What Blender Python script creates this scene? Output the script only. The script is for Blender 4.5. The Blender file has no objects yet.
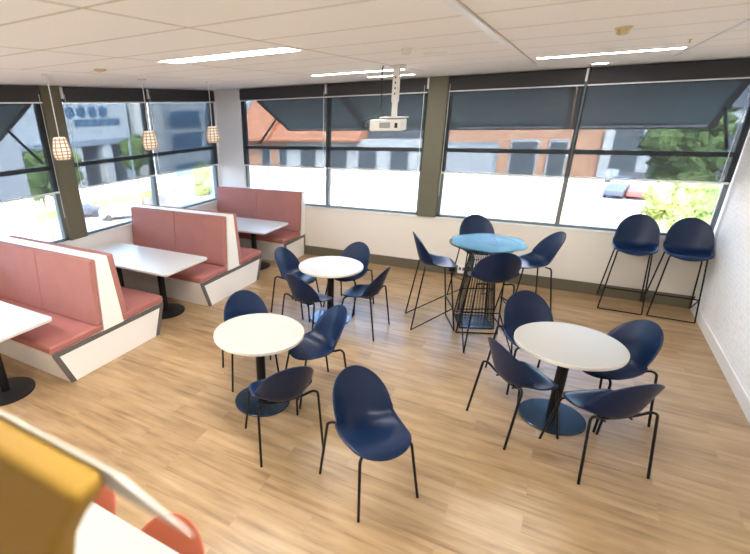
import bpy, math, random
from mathutils import Vector, Matrix

random.seed(7)
sc = bpy.context.scene
COL = sc.collection
PI = math.pi

# ------------------------------------------------------------------ materials
def new_mat(name):
    m = bpy.data.materials.new(name)
    m.use_nodes = True
    nt = m.node_tree
    nt.nodes.clear()
    out = nt.nodes.new('ShaderNodeOutputMaterial')
    return m, nt, out

def pbsdf(nt, col=(.8, .8, .8), rough=.5, metal=0.0, spec=.5):
    b = nt.nodes.new('ShaderNodeBsdfPrincipled')
    b.inputs['Base Color'].default_value = (*col, 1)
    b.inputs['Roughness'].default_value = rough
    b.inputs['Metallic'].default_value = metal
    b.inputs['Specular IOR Level'].default_value = spec
    return b

def simple(name, col, rough=.5, metal=0.0, spec=.5, noise=0.0, nscale=30, bump=0.0, emit=None):
    m, nt, out = new_mat(name)
    b = pbsdf(nt, col, rough, metal, spec)
    nt.links.new(b.outputs[0], out.inputs[0])
    if noise or bump:
        tc = nt.nodes.new('ShaderNodeTexCoord')
        n = nt.nodes.new('ShaderNodeTexNoise')
        n.inputs['Scale'].default_value = nscale
        n.inputs['Detail'].default_value = 3
        nt.links.new(tc.outputs['Object'], n.inputs['Vector'])
        if noise:
            mx = nt.nodes.new('ShaderNodeMix'); mx.data_type = 'RGBA'
            mx.inputs[6].default_value = (*[c * (1 - noise) for c in col], 1)
            mx.inputs[7].default_value = (*[min(1, c * (1 + noise)) for c in col], 1)
            nt.links.new(n.outputs['Fac'], mx.inputs[0])
            nt.links.new(mx.outputs[2], b.inputs['Base Color'])
        if bump:
            bp = nt.nodes.new('ShaderNodeBump')
            bp.inputs['Strength'].default_value = bump
            bp.inputs['Distance'].default_value = .01
            nt.links.new(n.outputs['Fac'], bp.inputs['Height'])
            nt.links.new(bp.outputs[0], b.inputs['Normal'])
    if emit:
        b.inputs['Emission Color'].default_value = (*emit[0], 1)
        b.inputs['Emission Strength'].default_value = emit[1]
    return m

def fabric(name, col, col2, rough=.85, scale=140):
    m, nt, out = new_mat(name)
    b = pbsdf(nt, col, rough, 0, .25)
    tc = nt.nodes.new('ShaderNodeTexCoord')
    n1 = nt.nodes.new('ShaderNodeTexNoise'); n1.inputs['Scale'].default_value = scale; n1.inputs['Detail'].default_value = 2
    n2 = nt.nodes.new('ShaderNodeTexNoise'); n2.inputs['Scale'].default_value = 5; n2.inputs['Detail'].default_value = 3
    ad = nt.nodes.new('ShaderNodeMath'); ad.operation = 'MULTIPLY_ADD'
    ad.inputs[1].default_value = .6; 
    m2 = nt.nodes.new('ShaderNodeMath'); m2.operation = 'MULTIPLY'; m2.inputs[1].default_value = .4
    mx = nt.nodes.new('ShaderNodeMix'); mx.data_type = 'RGBA'
    mx.inputs[6].default_value = (*col, 1); mx.inputs[7].default_value = (*col2, 1)
    L = nt.links.new
    L(tc.outputs['Object'], n1.inputs['Vector']); L(tc.outputs['Object'], n2.inputs['Vector'])
    L(n2.outputs['Fac'], m2.inputs[0]); L(n1.outputs['Fac'], ad.inputs[0]); L(m2.outputs[0], ad.inputs[2])
    L(ad.outputs[0], mx.inputs[0]); L(mx.outputs[2], b.inputs['Base Color'])
    bp = nt.nodes.new('ShaderNodeBump'); bp.inputs['Strength'].default_value = .15; bp.inputs['Distance'].default_value = .004
    L(n1.outputs['Fac'], bp.inputs['Height']); L(bp.outputs[0], b.inputs['Normal'])
    L(b.outputs[0], out.inputs[0])
    return m

def see_through(name, tint, diff, fac, gloss=0.0, rough=.05):
    """tint = light let through, diff = colour of the threads, fac = share of threads"""
    m, nt, out = new_mat(name)
    t = nt.nodes.new('ShaderNodeBsdfTransparent'); t.inputs[0].default_value = (*tint, 1)
    L = nt.links.new
    last = t.outputs[0]
    if fac > 0:
        d = nt.nodes.new('ShaderNodeBsdfDiffuse'); d.inputs[0].default_value = (*diff, 1)
        mx = nt.nodes.new('ShaderNodeMixShader'); mx.inputs[0].default_value = fac
        L(last, mx.inputs[1]); L(d.outputs[0], mx.inputs[2]); last = mx.outputs[0]
    if gloss > 0:
        g = nt.nodes.new('ShaderNodeBsdfGlossy'); g.inputs[0].default_value = (1, 1, 1, 1); g.inputs['Roughness'].default_value = rough
        fr = nt.nodes.new('ShaderNodeFresnel'); fr.inputs[0].default_value = 1.45
        mu = nt.nodes.new('ShaderNodeMath'); mu.operation = 'MULTIPLY'; mu.inputs[1].default_value = gloss
        mx = nt.nodes.new('ShaderNodeMixShader')
        L(fr.outputs[0], mu.inputs[0]); L(mu.outputs[0], mx.inputs[0])
        L(last, mx.inputs[1]); L(g.outputs[0], mx.inputs[2]); last = mx.outputs[0]
    L(last, out.inputs[0])
    return m

def emission(name, col, s):
    m, nt, out = new_mat(name)
    e = nt.nodes.new('ShaderNodeEmission'); e.inputs[0].default_value = (*col, 1); e.inputs[1].default_value = s
    nt.links.new(e.outputs[0], out.inputs[0])
    return m

def wood_floor():
    m, nt, out = new_mat('wood_planks')
    L = nt.links.new
    b = pbsdf(nt, (.5, .35, .2), .31, 0, .5)
    tc = nt.nodes.new('ShaderNodeTexCoord')
    br = nt.nodes.new('ShaderNodeTexBrick')
    br.offset = .37; br.squash = 1
    br.inputs['Scale'].default_value = 1
    br.inputs['Brick Width'].default_value = 1.22
    br.inputs['Row Height'].default_value = .18
    br.inputs['Mortar Size'].default_value = .0012
    br.inputs['Mortar Smooth'].default_value = .3
    br.inputs['Color1'].default_value = (0, 0, 0, 1)
    br.inputs['Color2'].default_value = (1, 1, 1, 1)
    br.inputs['Mortar'].default_value = (.3, .3, .3, 1)
    L(tc.outputs['Object'], br.inputs['Vector'])
    # grain: noise stretched along the plank (x)
    mp = nt.nodes.new('ShaderNodeMapping'); mp.inputs['Scale'].default_value = (.75, 11, 1)
    ofs = nt.nodes.new('ShaderNodeVectorMath'); ofs.operation = 'MULTIPLY_ADD'
    ofs.inputs[1].default_value = (7.3, 3.1, 5.7)
    L(br.outputs['Color'], ofs.inputs[0]); L(tc.outputs['Object'], ofs.inputs[2])
    L(ofs.outputs[0], mp.inputs['Vector'])
    g = nt.nodes.new('ShaderNodeTexNoise'); g.inputs['Scale'].default_value = 1.6; g.inputs['Detail'].default_value = 6; g.inputs['Roughness'].default_value = .62
    g.inputs['Distortion'].default_value = .6
    L(mp.outputs[0], g.inputs['Vector'])
    mp2 = nt.nodes.new('ShaderNodeMapping'); mp2.inputs['Scale'].default_value = (1.0, 4, 1)
    L(ofs.outputs[0], mp2.inputs['Vector'])
    g2 = nt.nodes.new('ShaderNodeTexNoise'); g2.inputs['Scale'].default_value = 2.2; g2.inputs['Detail'].default_value = 4
    L(mp2.outputs[0], g2.inputs['Vector'])
    cr = nt.nodes.new('ShaderNodeValToRGB')
    e = cr.color_ramp.elements
    e[0].position = .26; e[0].color = (.165, .093, .042, 1)
    e[1].position = .72; e[1].color = (.51, .362, .208, 1)
    x = cr.color_ramp.elements.new(.5); x.color = (.38, .25, .127, 1)
    mixg = nt.nodes.new('ShaderNodeMix'); mixg.data_type = 'FLOAT'; mixg.inputs[0].default_value = .45
    L(g.outputs['Fac'], mixg.inputs[2]); L(g2.outputs['Fac'], mixg.inputs[3])
    # shift per plank
    sh = nt.nodes.new('ShaderNodeMath'); sh.operation = 'MULTIPLY_ADD'; sh.inputs[1].default_value = .075; 
    sub = nt.nodes.new('ShaderNodeMath'); sub.operation = 'SUBTRACT'; sub.inputs[1].default_value = .055
    L(br.outputs['Color'], sh.inputs[0]); L(mixg.outputs[0], sub.inputs[0]); L(sub.outputs[0], sh.inputs[2])
    L(sh.outputs[0], cr.inputs[0])
    mm = nt.nodes.new('ShaderNodeMix'); mm.data_type = 'RGBA'
    L(br.outputs['Fac'], mm.inputs[0]); L(cr.outputs[0], mm.inputs[6]); mm.inputs[7].default_value = (.31, .20, .115, 1)
    L(mm.outputs[2], b.inputs['Base Color'])
    bp = nt.nodes.new('ShaderNodeBump'); bp.inputs['Strength'].default_value = .08; bp.inputs['Distance'].default_value = .002
    L(g.outputs['Fac'], bp.inputs['Height']); L(bp.outputs[0], b.inputs['Normal'])
    L(b.outputs[0], out.inputs[0])
    return m

def ceiling_mat():
    """plasterboard border with a field of 1.2 x 0.6 m lay-in tiles and brown shadow joints"""
    m, nt, out = new_mat('ceiling_tiles')
    L = nt.links.new
    b = pbsdf(nt, (.86, .84, .8), .9, 0, .2)
    tc = nt.nodes.new('ShaderNodeTexCoord')
    sx = nt.nodes.new('ShaderNodeSeparateXYZ'); L(tc.outputs['Object'], sx.inputs[0])
    def math_(op, a, bb=None, c=None):
        n = nt.nodes.new('ShaderNodeMath'); n.operation = op
        for i, v in enumerate((a, bb, c)):
            if v is None: continue
            if isinstance(v, (int, float)): n.inputs[i].default_value = v
            else: L(v, n.inputs[i])
        return n.outputs[0]
    def joint(v, off, period, w):
        f = math_('FRACT', math_('DIVIDE', math_('SUBTRACT', v, off), period))
        d = math_('ABSOLUTE', math_('SUBTRACT', f, .5))
        return math_('GREATER_THAN', d, .5 - w / period / 2)
    jx = joint(sx.outputs[0], .66, 1.197, .014)
    jy = joint(sx.outputs[1], -1.28, .602, .014)
    j = math_('MAXIMUM', jx, jy)
    zone = math_('MULTIPLY', math_('GREATER_THAN', sx.outputs[0], 1.85), math_('LESS_THAN', sx.outputs[1], -1.3))
    j = math_('MULTIPLY', j, zone)
    mx = nt.nodes.new('ShaderNodeMix'); mx.data_type = 'RGBA'
    n = nt.nodes.new('ShaderNodeTexNoise'); n.inputs['Scale'].default_value = 60; n.inputs['Detail'].default_value = 4
    L(tc.outputs['Object'], n.inputs['Vector'])
    mt = nt.nodes.new('ShaderNodeMix'); mt.data_type = 'RGBA'
    mt.inputs[6].default_value = (.87, .86, .835, 1); mt.inputs[7].default_value = (.94, .93, .905, 1)
    L(n.outputs['Fac'], mt.inputs[0])
    L(j, mx.inputs[0]); L(mt.outputs[2], mx.inputs[6]); mx.inputs[7].default_value = (.50, .42, .31, 1)
    L(mx.outputs[2], b.inputs['Base Color'])
    L(b.outputs[0], out.inputs[0])
    return m

def wallpaper():
    m, nt, out = new_mat('wallpaper_hexagons')
    L = nt.links.new
    b = pbsdf(nt, (.82, .81, .8), .7, 0, .3)
    tc = nt.nodes.new('ShaderNodeTexCoord')
    v = nt.nodes.new('ShaderNodeTexVoronoi'); v.feature = 'DISTANCE_TO_EDGE'; v.inputs['Scale'].default_value = 20
    v.inputs['Randomness'].default_value = .45
    L(tc.outputs['Object'], v.inputs['Vector'])
    cr = nt.nodes.new('ShaderNodeValToRGB')
    cr.color_ramp.elements[0].position = .04; cr.color_ramp.elements[0].color = (.80, .81, .82, 1)
    cr.color_ramp.elements[1].position = .12; cr.color_ramp.elements[1].color = (.89, .895, .90, 1)
    L(v.outputs['Distance'], cr.inputs[0]); L(cr.outputs[0], b.inputs['Base Color'])
    L(b.outputs[0], out.inputs[0])
    return m

def banded(name, c1, c2, period, axis=2, duty=.5, rough=.7):
    m, nt, out = new_mat(name)
    L = nt.links.new
    b = pbsdf(nt, c1, rough, 0, .3)
    tc = nt.nodes.new('ShaderNodeTexCoord'); sx = nt.nodes.new('ShaderNodeSeparateXYZ'); L(tc.outputs['Object'], sx.inputs[0])
    d = nt.nodes.new('ShaderNodeMath'); d.operation = 'DIVIDE'; d.inputs[1].default_value = period; L(sx.outputs[axis], d.inputs[0])
    f = nt.nodes.new('ShaderNodeMath'); f.operation = 'FRACT'; L(d.outputs[0], f.inputs[0])
    g = nt.nodes.new('ShaderNodeMath'); g.operation = 'GREATER_THAN'; g.inputs[1].default_value = duty; L(f.outputs[0], g.inputs[0])
    mx = nt.nodes.new('ShaderNodeMix'); mx.data_type = 'RGBA'
    mx.inputs[6].default_value = (*c1, 1); mx.inputs[7].default_value = (*c2, 1)
    L(g.outputs[0], mx.inputs[0]); L(mx.outputs[2], b.inputs['Base Color']); L(b.outputs[0], out.inputs[0])
    return m

def brick_mat(name, c1, c2, mortar, w, h, axis='XZ'):
    m, nt, out = new_mat(name)
    L = nt.links.new
    b = pbsdf(nt, c1, .85, 0, .2)
    tc = nt.nodes.new('ShaderNodeTexCoord'); sx = nt.nodes.new('ShaderNodeSeparateXYZ'); L(tc.outputs['Object'], sx.inputs[0])
    cb = nt.nodes.new('ShaderNodeCombineXYZ')
    L(sx.outputs['XYZ'.index(axis[0])], cb.inputs[0]); L(sx.outputs['XYZ'.index(axis[1])], cb.inputs[1])
    br = nt.nodes.new('ShaderNodeTexBrick')
    br.inputs['Scale'].default_value = 1; br.inputs['Brick Width'].default_value = w; br.inputs['Row Height'].default_value = h
    br.inputs['Mortar Size'].default_value = h * .12
    br.inputs['Color1'].default_value = (*c1, 1); br.inputs['Color2'].default_value = (*c2, 1); br.inputs['Mortar'].default_value = (*mortar, 1)
    L(cb.outputs[0], br.inputs['Vector']); L(br.outputs['Color'], b.inputs['Base Color']); L(b.outputs[0], out.inputs[0])
    return m

def leaf_mat(name, c1, c2):
    m, nt, out = new_mat(name)
    L = nt.links.new
    b = pbsdf(nt, c1, .7, 0, .2)
    tc = nt.nodes.new('ShaderNodeTexCoord'); n = nt.nodes.new('ShaderNodeTexNoise'); n.inputs['Scale'].default_value = 7; n.inputs['Detail'].default_value = 6
    L(tc.outputs['Object'], n.inputs['Vector'])
    cr = nt.nodes.new('ShaderNodeValToRGB')
    cr.color_ramp.elements[0].position = .35; cr.color_ramp.elements[0].color = (*c1, 1)
    cr.color_ramp.elements[1].position = .65; cr.color_ramp.elements[1].color = (*c2, 1)
    L(n.outputs['Fac'], cr.inputs[0]); L(cr.outputs[0], b.inputs['Base Color']); L(b.outputs[0], out.inputs[0])
    return m

M = {}
M['floor'] = wood_floor()
M['ceiling'] = ceiling_mat()
M['wall'] = simple('wall_paint_cream', (.80, .745, .665), .75, 0, .3)
M['wall_white'] = simple('wall_paint_white', (.84, .83, .82), .75, 0, .3)
M['wallpaper'] = wallpaper()
M['olive'] = simple('olive_paint', (.135, .126, .085), .5, 0, .4)
M['skirt'] = simple('olive_skirting', (.145, .125, .085), .45, 0, .4)
M['white_gloss'] = simple('white_gloss_trim', (.85, .85, .84), .35, 0, .5)
M['frame'] = simple('window_frame_bluegrey', (.15, .19, .205), .4, .0, .5)
M['glass'] = see_through('clear_glass', (.96, .98, .98), (0, 0, 0), 0, .7, .02)
M['tinted'] = simple('tinted_awning', (.21, .34, .36), .4, .0, .5)
M['screen'] = see_through('blind_screen', (.47, .495, .515), (.14, .155, .165), .27)
M['cassette'] = simple('blind_cassette_charcoal', (.045, .045, .05), .6, 0, .4)
M['rail_white'] = simple('white_aluminium', (.82, .82, .82), .35, .1, .5)
M['chain'] = simple('chain_white', (.8, .8, .8), .4)
M['laminate'] = simple('white_laminate', (.88, .86, .825), .35, 0, .4)
M['table_white'] = simple('white_tabletop', (.66, .64, .60), .3, 0, .4)
M['table_edge'] = simple('cream_edge_band', (.74, .69, .61), .4, 0, .4)
M['grey_trim'] = simple('grey_brown_trim', (.125, .112, .105), .5, 0, .4)
M['pink'] = fabric('salmon_fabric', (.31, .122, .103), (.50, .225, .19))
M['pink_seat'] = fabric('salmon_seat_fabric', (.33, .112, .094), (.48, .195, .165))
M['black'] = simple('black_powder_coat', (.006, .006, .007), .45, .0, .3)
M['black_base'] = simple('black_disc_base', (.055, .085, .125), .2, .7, .5)
M['black_matt'] = simple('black_disc_matt', (.012, .013, .016), .4, 0, .4)
M['round_white'] = simple('round_tabletop_white', (.44, .422, .385), .36, 0, .35)
M['navy'] = simple('navy_plastic', (.0028, .0145, .054), .36, 0, .34, .12, 3)
M['terra'] = simple('terracotta_plastic', (.46, .12, .062), .45, 0, .4)
M['mustard'] = fabric('mustard_fabric', (.22, .122, .013), (.27, .155, .02), .7, 60)
M['screen_board'] = simple('cream_board', (.42, .40, .355), .6)
M['cream_plastic'] = simple('cream_plastic', (.78, .75, .66), .45, 0, .4)
M['proj'] = simple('projector_white', (.78, .77, .74), .4, 0, .4)
M['dark_grille'] = banded('projector_grille', (.2, .2, .19), (.5, .5, .48), .008)
M['shade'] = simple('pendant_cream', (.86, .80, .70), .6, 0, .3, emit=((1, .86, .68), .08))
M['weave'] = simple('pendant_weave', (.40, .26, .15), .6, 0, .3)
M['lamp'] = emission('lamp_diffuser', (1, .97, .92), 20)
M['glass_top'] = see_through('table_glass', (.46, .74, .84), (.14, .30, .37), .24, .14, .2)
M['wire'] = simple('wire_black', (.006, .006, .007), .4, 0, .35)
M['yellowed'] = simple('yellowed_plastic', (.62, .52, .28), .5)

# ------------------------------------------------------------------ geometry
class MB:
    def __init__(s): s.v = []; s.f = []
    def add(s, v, f, mtx=None):
        n = len(s.v)
        s.v += [(mtx @ Vector(p)) if mtx else Vector(p) for p in v]
        s.f += [tuple(i + n for i in q) for q in f]
        return s
    def box(s, x0, x1, y0, y1, z0, z1, mtx=None):
        v = [(x0, y0, z0), (x1, y0, z0), (x1, y1, z0), (x0, y1, z0), (x0, y0, z1), (x1, y0, z1), (x1, y1, z1), (x0, y1, z1)]
        f = [(0, 3, 2, 1), (4, 5, 6, 7), (0, 1, 5, 4), (1, 2, 6, 5), (2, 3, 7, 6), (3, 0, 4, 7)]
        return s.add(v, f, mtx)
    def prism(s, poly, axis, a, b, mtx=None):
        """poly in the two other axes (in x,y,z order), extruded along axis from a to b"""
        n = len(poly)
        def P(p, t):
            q = list(p); q.insert(axis, t); return tuple(q)
        v = [P(p, a) for p in poly] + [P(p, b) for p in poly]
        f = [tuple(range(n))[::-1], tuple(range(n, 2 * n))] + [(i, (i + 1) % n, (i + 1) % n + n, i + n) for i in range(n)]
        return s.add(v, f, mtx)
    def lathe(s, prof, n=32, mtx=None, cap=True):
        v, f = [], []
        for r, z in prof:
            for k in range(n):
                a = 2 * PI * k / n
                v.append((r * math.cos(a), r * math.sin(a), z))
        for i in range(len(prof) - 1):
            for k in range(n):
                f.append((i * n + k, i * n + (k + 1) % n, (i + 1) * n + (k + 1) % n, (i + 1) * n + k))
        if cap:
            f.append(tuple(range(n))[::-1]); f.append(tuple(range((len(prof) - 1) * n, len(prof) * n)))
        return s.add(v, f, mtx)
    def tube(s, pts, r, n=8, closed=False):
        P = [Vector(p) for p in pts]
        m = len(P)
        v, f = [], []
        up = None
        for i, p in enumerate(P):
            if closed: t = P[(i + 1) % m] - P[i - 1]
            else: t = P[min(i + 1, m - 1)] - P[max(i - 1, 0)]
            t.normalize()
            if up is None:
                up = Vector((0, 0, 1)) if abs(t.z) < .9 else Vector((1, 0, 0))
            a = t.cross(up)
            if a.length < 1e-4: a = t.cross(Vector((0, 1, 0)))
            a.normalize(); b = t.cross(a).normalized(); up = a.cross(t).normalized()
            for k in range(n):
                w = 2 * PI * k / n
                v.append(p + (a * math.cos(w) + b * math.sin(w)) * r)
        for i in range(m if closed else m - 1):
            for k in range(n):
                j = (i + 1) % m
                f.append((i * n + k, i * n + (k + 1) % n, j * n + (k + 1) % n, j * n + k))
        if not closed:
            f.append(tuple(range(n))[::-1]); f.append(tuple(range((m - 1) * n, m * n)))
        return s.add(v, f)
    def disc_poly(s, cx, cy, hx, hy, r, n=6):
        out = []
        for sx, sy, a0 in ((1, 1, 0), (-1, 1, 90), (-1, -1, 180), (1, -1, 270)):
            for k in range(n + 1):
                a = math.radians(a0 + 90 * k / n)
                out.append((cx + sx * (hx - r) + r * math.cos(a), cy + sy * (hy - r) + r * math.sin(a)))
        return out

def fillet(pts, r, n=5):
    P = [Vector(p) for p in pts]
    out = [P[0]]
    for i in range(1, len(P) - 1):
        a, b, c = P[i - 1], P[i], P[i + 1]
        d1 = (a - b); d2 = (c - b)
        k = min(r, d1.length * .45, d2.length * .45)
        p0 = b + d1.normalized() * k; p1 = b + d2.normalized() * k
        for j in range(n + 1):
            t = j / n
            out.append(p0 * (1 - t) ** 2 + b * 2 * t * (1 - t) + p1 * t * t)
    out.append(P[-1])
    return out

def obj(name, mb, mat, parent=None, smooth=False, bevel=0, org=None, segs=2, weld=False, autos=None):
    me = bpy.data.meshes.new(name)
    off = Vector(org) if org is not None else Vector((0, 0, 0))
    me.from_pydata([tuple(Vector(p) - off) for p in mb.v], [], mb.f)
    if weld:
        import bmesh
        bm = bmesh.new(); bm.from_mesh(me); bmesh.ops.remove_doubles(bm, verts=bm.verts, dist=1e-5)
        bmesh.ops.recalc_face_normals(bm, faces=bm.faces); bm.to_mesh(me); bm.free()
    me.materials.append(mat)
    if smooth:
        for p in me.polygons: p.use_smooth = True
        if autos is not None: me.set_sharp_from_angle(angle=math.radians(autos))
    o = bpy.data.objects.new(name, me)
    COL.objects.link(o)
    if parent: o.parent = parent
    elif org is not None: o.location = off
    if bevel:
        b = o.modifiers.new('edge', 'BEVEL'); b.width = bevel; b.segments = segs; b.limit_method = 'ANGLE'; b.angle_limit = math.radians(40)
        if segs > 2:
            for p in me.polygons: p.use_smooth = True
            o.modifiers.new('wn', 'WEIGHTED_NORMAL')
    return o

def tag(o, label=None, cat=None, group=None, kind=None):
    if label: o['label'] = label
    if cat: o['category'] = cat
    if group: o['group'] = group
    if kind: o['kind'] = kind
    return o

def thing(name, label, cat, loc=(0, 0, 0), rz=0, group=None, kind=None):
    o = bpy.data.objects.new(name, None)
    o.empty_display_size = .1
    COL.objects.link(o)
    o.location = loc; o.rotation_euler = (0, 0, rz)
    return tag(o, label, cat, group, kind)

def dup(root, loc=None, rz=None, label=None, group=None):
    r = root.copy(); COL.objects.link(r)
    if loc is not None: r.location = loc
    if rz is not None: r.rotation_euler = (0, 0, rz)
    if label: r['label'] = label
    if group: r['group'] = group
    for ch in list(root.children):
        c = ch.copy(); COL.objects.link(c); c.parent = r
        for g in list(ch.children):
            e = g.copy(); COL.objects.link(e); e.parent = c
    return r

def struct(name, mb, mat, label=None, cat=None, parent=None, **k):
    o = obj(name, mb, mat, parent, **k)
    if parent is None:
        tag(o, label, cat, None, 'structure')
    return o

# ------------------------------------------------------------------ room
W = 7.646; H = 2.932; YR = -8.7
SILL, MID, BL, HEAD = .912, 1.92, 1.60, 2.725

struct('floor', MB().box(-.02, W + .1, YR - .1, .02, -.12, 0), M['floor'], 'pale oak plank floor of the breakout room', 'floor')
struct('ceiling', MB().box(-.3, W + .3, YR - .1, .3, H, H + .12), M['ceiling'], 'white tiled ceiling with brown shadow joints', 'ceiling')
# back wall: low wall, pillar at the corner, header
struct('wall_back', MB().box(.0, W, 0, .2, 0, SILL - .02).box(.585, W, .06, .2, H - .02, H),
       M['wall'], 'cream low wall under the back windows', 'wall')
struct('wall_left', MB().box(-.2, 0, YR, .2, 0, SILL - .02).box(-.2, 0, -.035, .0, SILL - .02, H).box(-.2, -.06, YR, -.035, H - .02, H).box(-.2, 0, YR, -6.6, SILL - .02, H),
       M['wall_white'], 'white low wall under the left windows beside the booths', 'wall')
struct('wall_right', MB().box(W, W + .15, YR, .2, 0, H), M['wallpaper'], 'white wall with faint hexagon wallpaper on the right', 'wall')
struct('wall_rear', MB().box(-.2, W + .15, YR - .15, YR, 0, H), M['wall_white'], 'white wall behind the camera', 'wall')
struct('baseboard_back', MB().box(.0, W, -.016, 0, 0, .17), M['skirt'], 'olive brown skirting along the back wall', 'baseboard')
struct('baseboard_right', MB().box(W - .016, W, YR, 0, 0, .13), M['white_gloss'], 'white skirting along the right wall', 'baseboard', bevel=.004)
struct('column_corner', MB().box(.0, .585, 0, .2, SILL - .02, H), M['wall_white'], 'white pillar in the far room corner between the windows', 'column')
# window boards
struct('trim_back', MB().box(.585, W, -.012, .16, SILL - .02, SILL), M['white_gloss'], 'white window board under the back windows', 'window board', bevel=.004)
struct('trim_left', MB().box(-.16, .012, YR, -.035, SILL - .02, SILL), M['white_gloss'], 'white window board under the left windows', 'window board', bevel=.004)
# olive columns between the window bays
struct('column_back', MB().box(3.992, 4.272, -.035, .2, SILL, H), M['olive'], 'olive column between the two back window bays', 'column', bevel=.004)
struct('column_left', MB().box(-.2, .02, -3.55, -3.268, SILL, H), M['olive'], 'olive column between the left window bays', 'column', bevel=.004)

def window_bay(name, axis, a, b, mull, label):
    """glazed bay in the wall plane; axis 0 runs along x (back wall), axis 1 along y (left wall)"""
    org = ((a + b) / 2, .1, SILL) if axis == 0 else (-.1, (a + b) / 2, SILL)
    w = thing(name, label, 'window', org, kind='structure')
    def bx(mb, u0, u1, d0, d1, z0, z1):
        if axis == 0: mb.box(u0, u1, d0, d1, z0, z1)
        else: mb.box(-d1, -d0, u0, u1, z0, z1)
    fr = MB()
    t = .05
    bx(fr, a, b, .05, .12, SILL, SILL + .035); bx(fr, a, b, .05, .12, H - .1, H - .005)
    bx(fr, a, a + t, .05, .12, SILL, H); bx(fr, b - t, b, .05, .12, SILL, H)
    obj('frame', fr, M['frame'], w, org=org)
    for m in mull:
        mb = MB(); bx(mb, m - .03, m + .03, .04, .125, SILL, H); obj('mullion', mb, M['frame'], w, org=org)
    mb = MB(); bx(mb, a, b, .045, .12, MID - .028, MID + .028); obj('transom', mb, M['frame'], w, org=org)
    edges = [a] + list(mull) + [b]
    for i in range(len(edges) - 1):
        for z0, z1 in ((SILL + .03, MID - .02), (MID + .02, H - .09)):
            mb = MB(); bx(mb, edges[i] + .02, edges[i + 1] - .02, .08, .088, z0, z1)
            obj('pane', mb, M['glass'], w, org=org)
    return w

window_bay('window_1', 0, .585, 3.992, [2.343], 'two-light window bay left of the olive back column')
window_bay('window_2', 0, 4.272, W - .03, [5.946], 'two-light window bay right of the olive back column')
window_bay('window_3', 1, -3.268, -.035, [-1.737], 'two-light window bay beside the booths on the left wall')
window_bay('window_4', 1, -6.6, -3.55, [-5.1], 'window bay left of the olive left column')

# ------------------------------------------------------------------ roller blinds
def blind(axis, a, b, chain_at, label):
    org = ((a + b) / 2, -.03, HEAD) if axis == 0 else (.03, (a + b) / 2, HEAD)
    r = thing('roller_blind', label, 'blind', org, group='screen roller blinds')
    def bx(mb, u0, u1, d0, d1, z0, z1):
        if axis == 0: mb.box(u0, u1, d0, d1, z0, z1)
        else: mb.box(-d1, -d0, u0, u1, z0, z1)
    g = .008
    mb = MB(); bx(mb, a + g, b - g, -.04, .04, HEAD + .012, H - .012); obj('cassette', mb, M['cassette'], r, org=org, bevel=.006)
    mb = MB(); bx(mb, a + g, b - g, -.045, -.005, HEAD - .004, HEAD + .011); obj('cassette_lip', mb, M['rail_white'], r, org=org)
    mb = MB(); bx(mb, a + .001, b - .001, -.0015, .0, BL + .012, HEAD - .005); obj('screen', mb, M['screen'], r, org=org)
    mb = MB(); bx(mb, a + g + .01, b - g - .01, -.01, .006, BL - .012, BL + .012); obj('bottom_rail', mb, M['rail_white'], r, org=org, bevel=.003)
    mb = MB()
    for k in (0,):
        u = chain_at + k
        if axis == 0: mb.tube([(u, -.05, HEAD + .1), (u, -.05, 1.25)], .0035, 6)
        else: mb.tube([(.05, u, HEAD + .1), (.05, u, 1.25)], .0035, 6)
    obj('chain', mb, M['chain'], r, org=org)
    mb = MB(); bx(mb, b - .012, b + .012, -.05, .03, HEAD + .05, H - .012) if axis == 0 else bx(mb, a - .012, a + .012, -.05, .03, HEAD + .05, H - .012)
    obj('bracket', mb, M['rail_white'], r, org=org)
    return r

blind(0, .595, 2.335, 2.31, 'grey screen blind on the back windows nearest the white corner pillar')
blind(0, 2.351, 3.985, 3.94, 'grey screen blind behind the ceiling projector')
blind(0, 4.28, 5.936, 4.3, 'grey screen blind just right of the olive back column')
blind(0, 5.956, W - .035, 7.5, 'grey screen blind above the two stools standing by the wall')
blind(1, -1.727, -.05, -1.70, 'grey screen blind on the left wall nearest the room corner')
blind(1, -3.26, -1.747, -3.235, 'grey screen blind on the left wall just right of the olive left column')
blind(1, -5.09, -3.558, -3.60, 'grey screen blind on the left wall cut off by the photo edge')

# ------------------------------------------------------------------ booths
XO = 1.925
def rounded_box(x0, x1, y0, y1, z0, z1): return MB().box(x0, x1, y0, y1, z0, z1)

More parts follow.
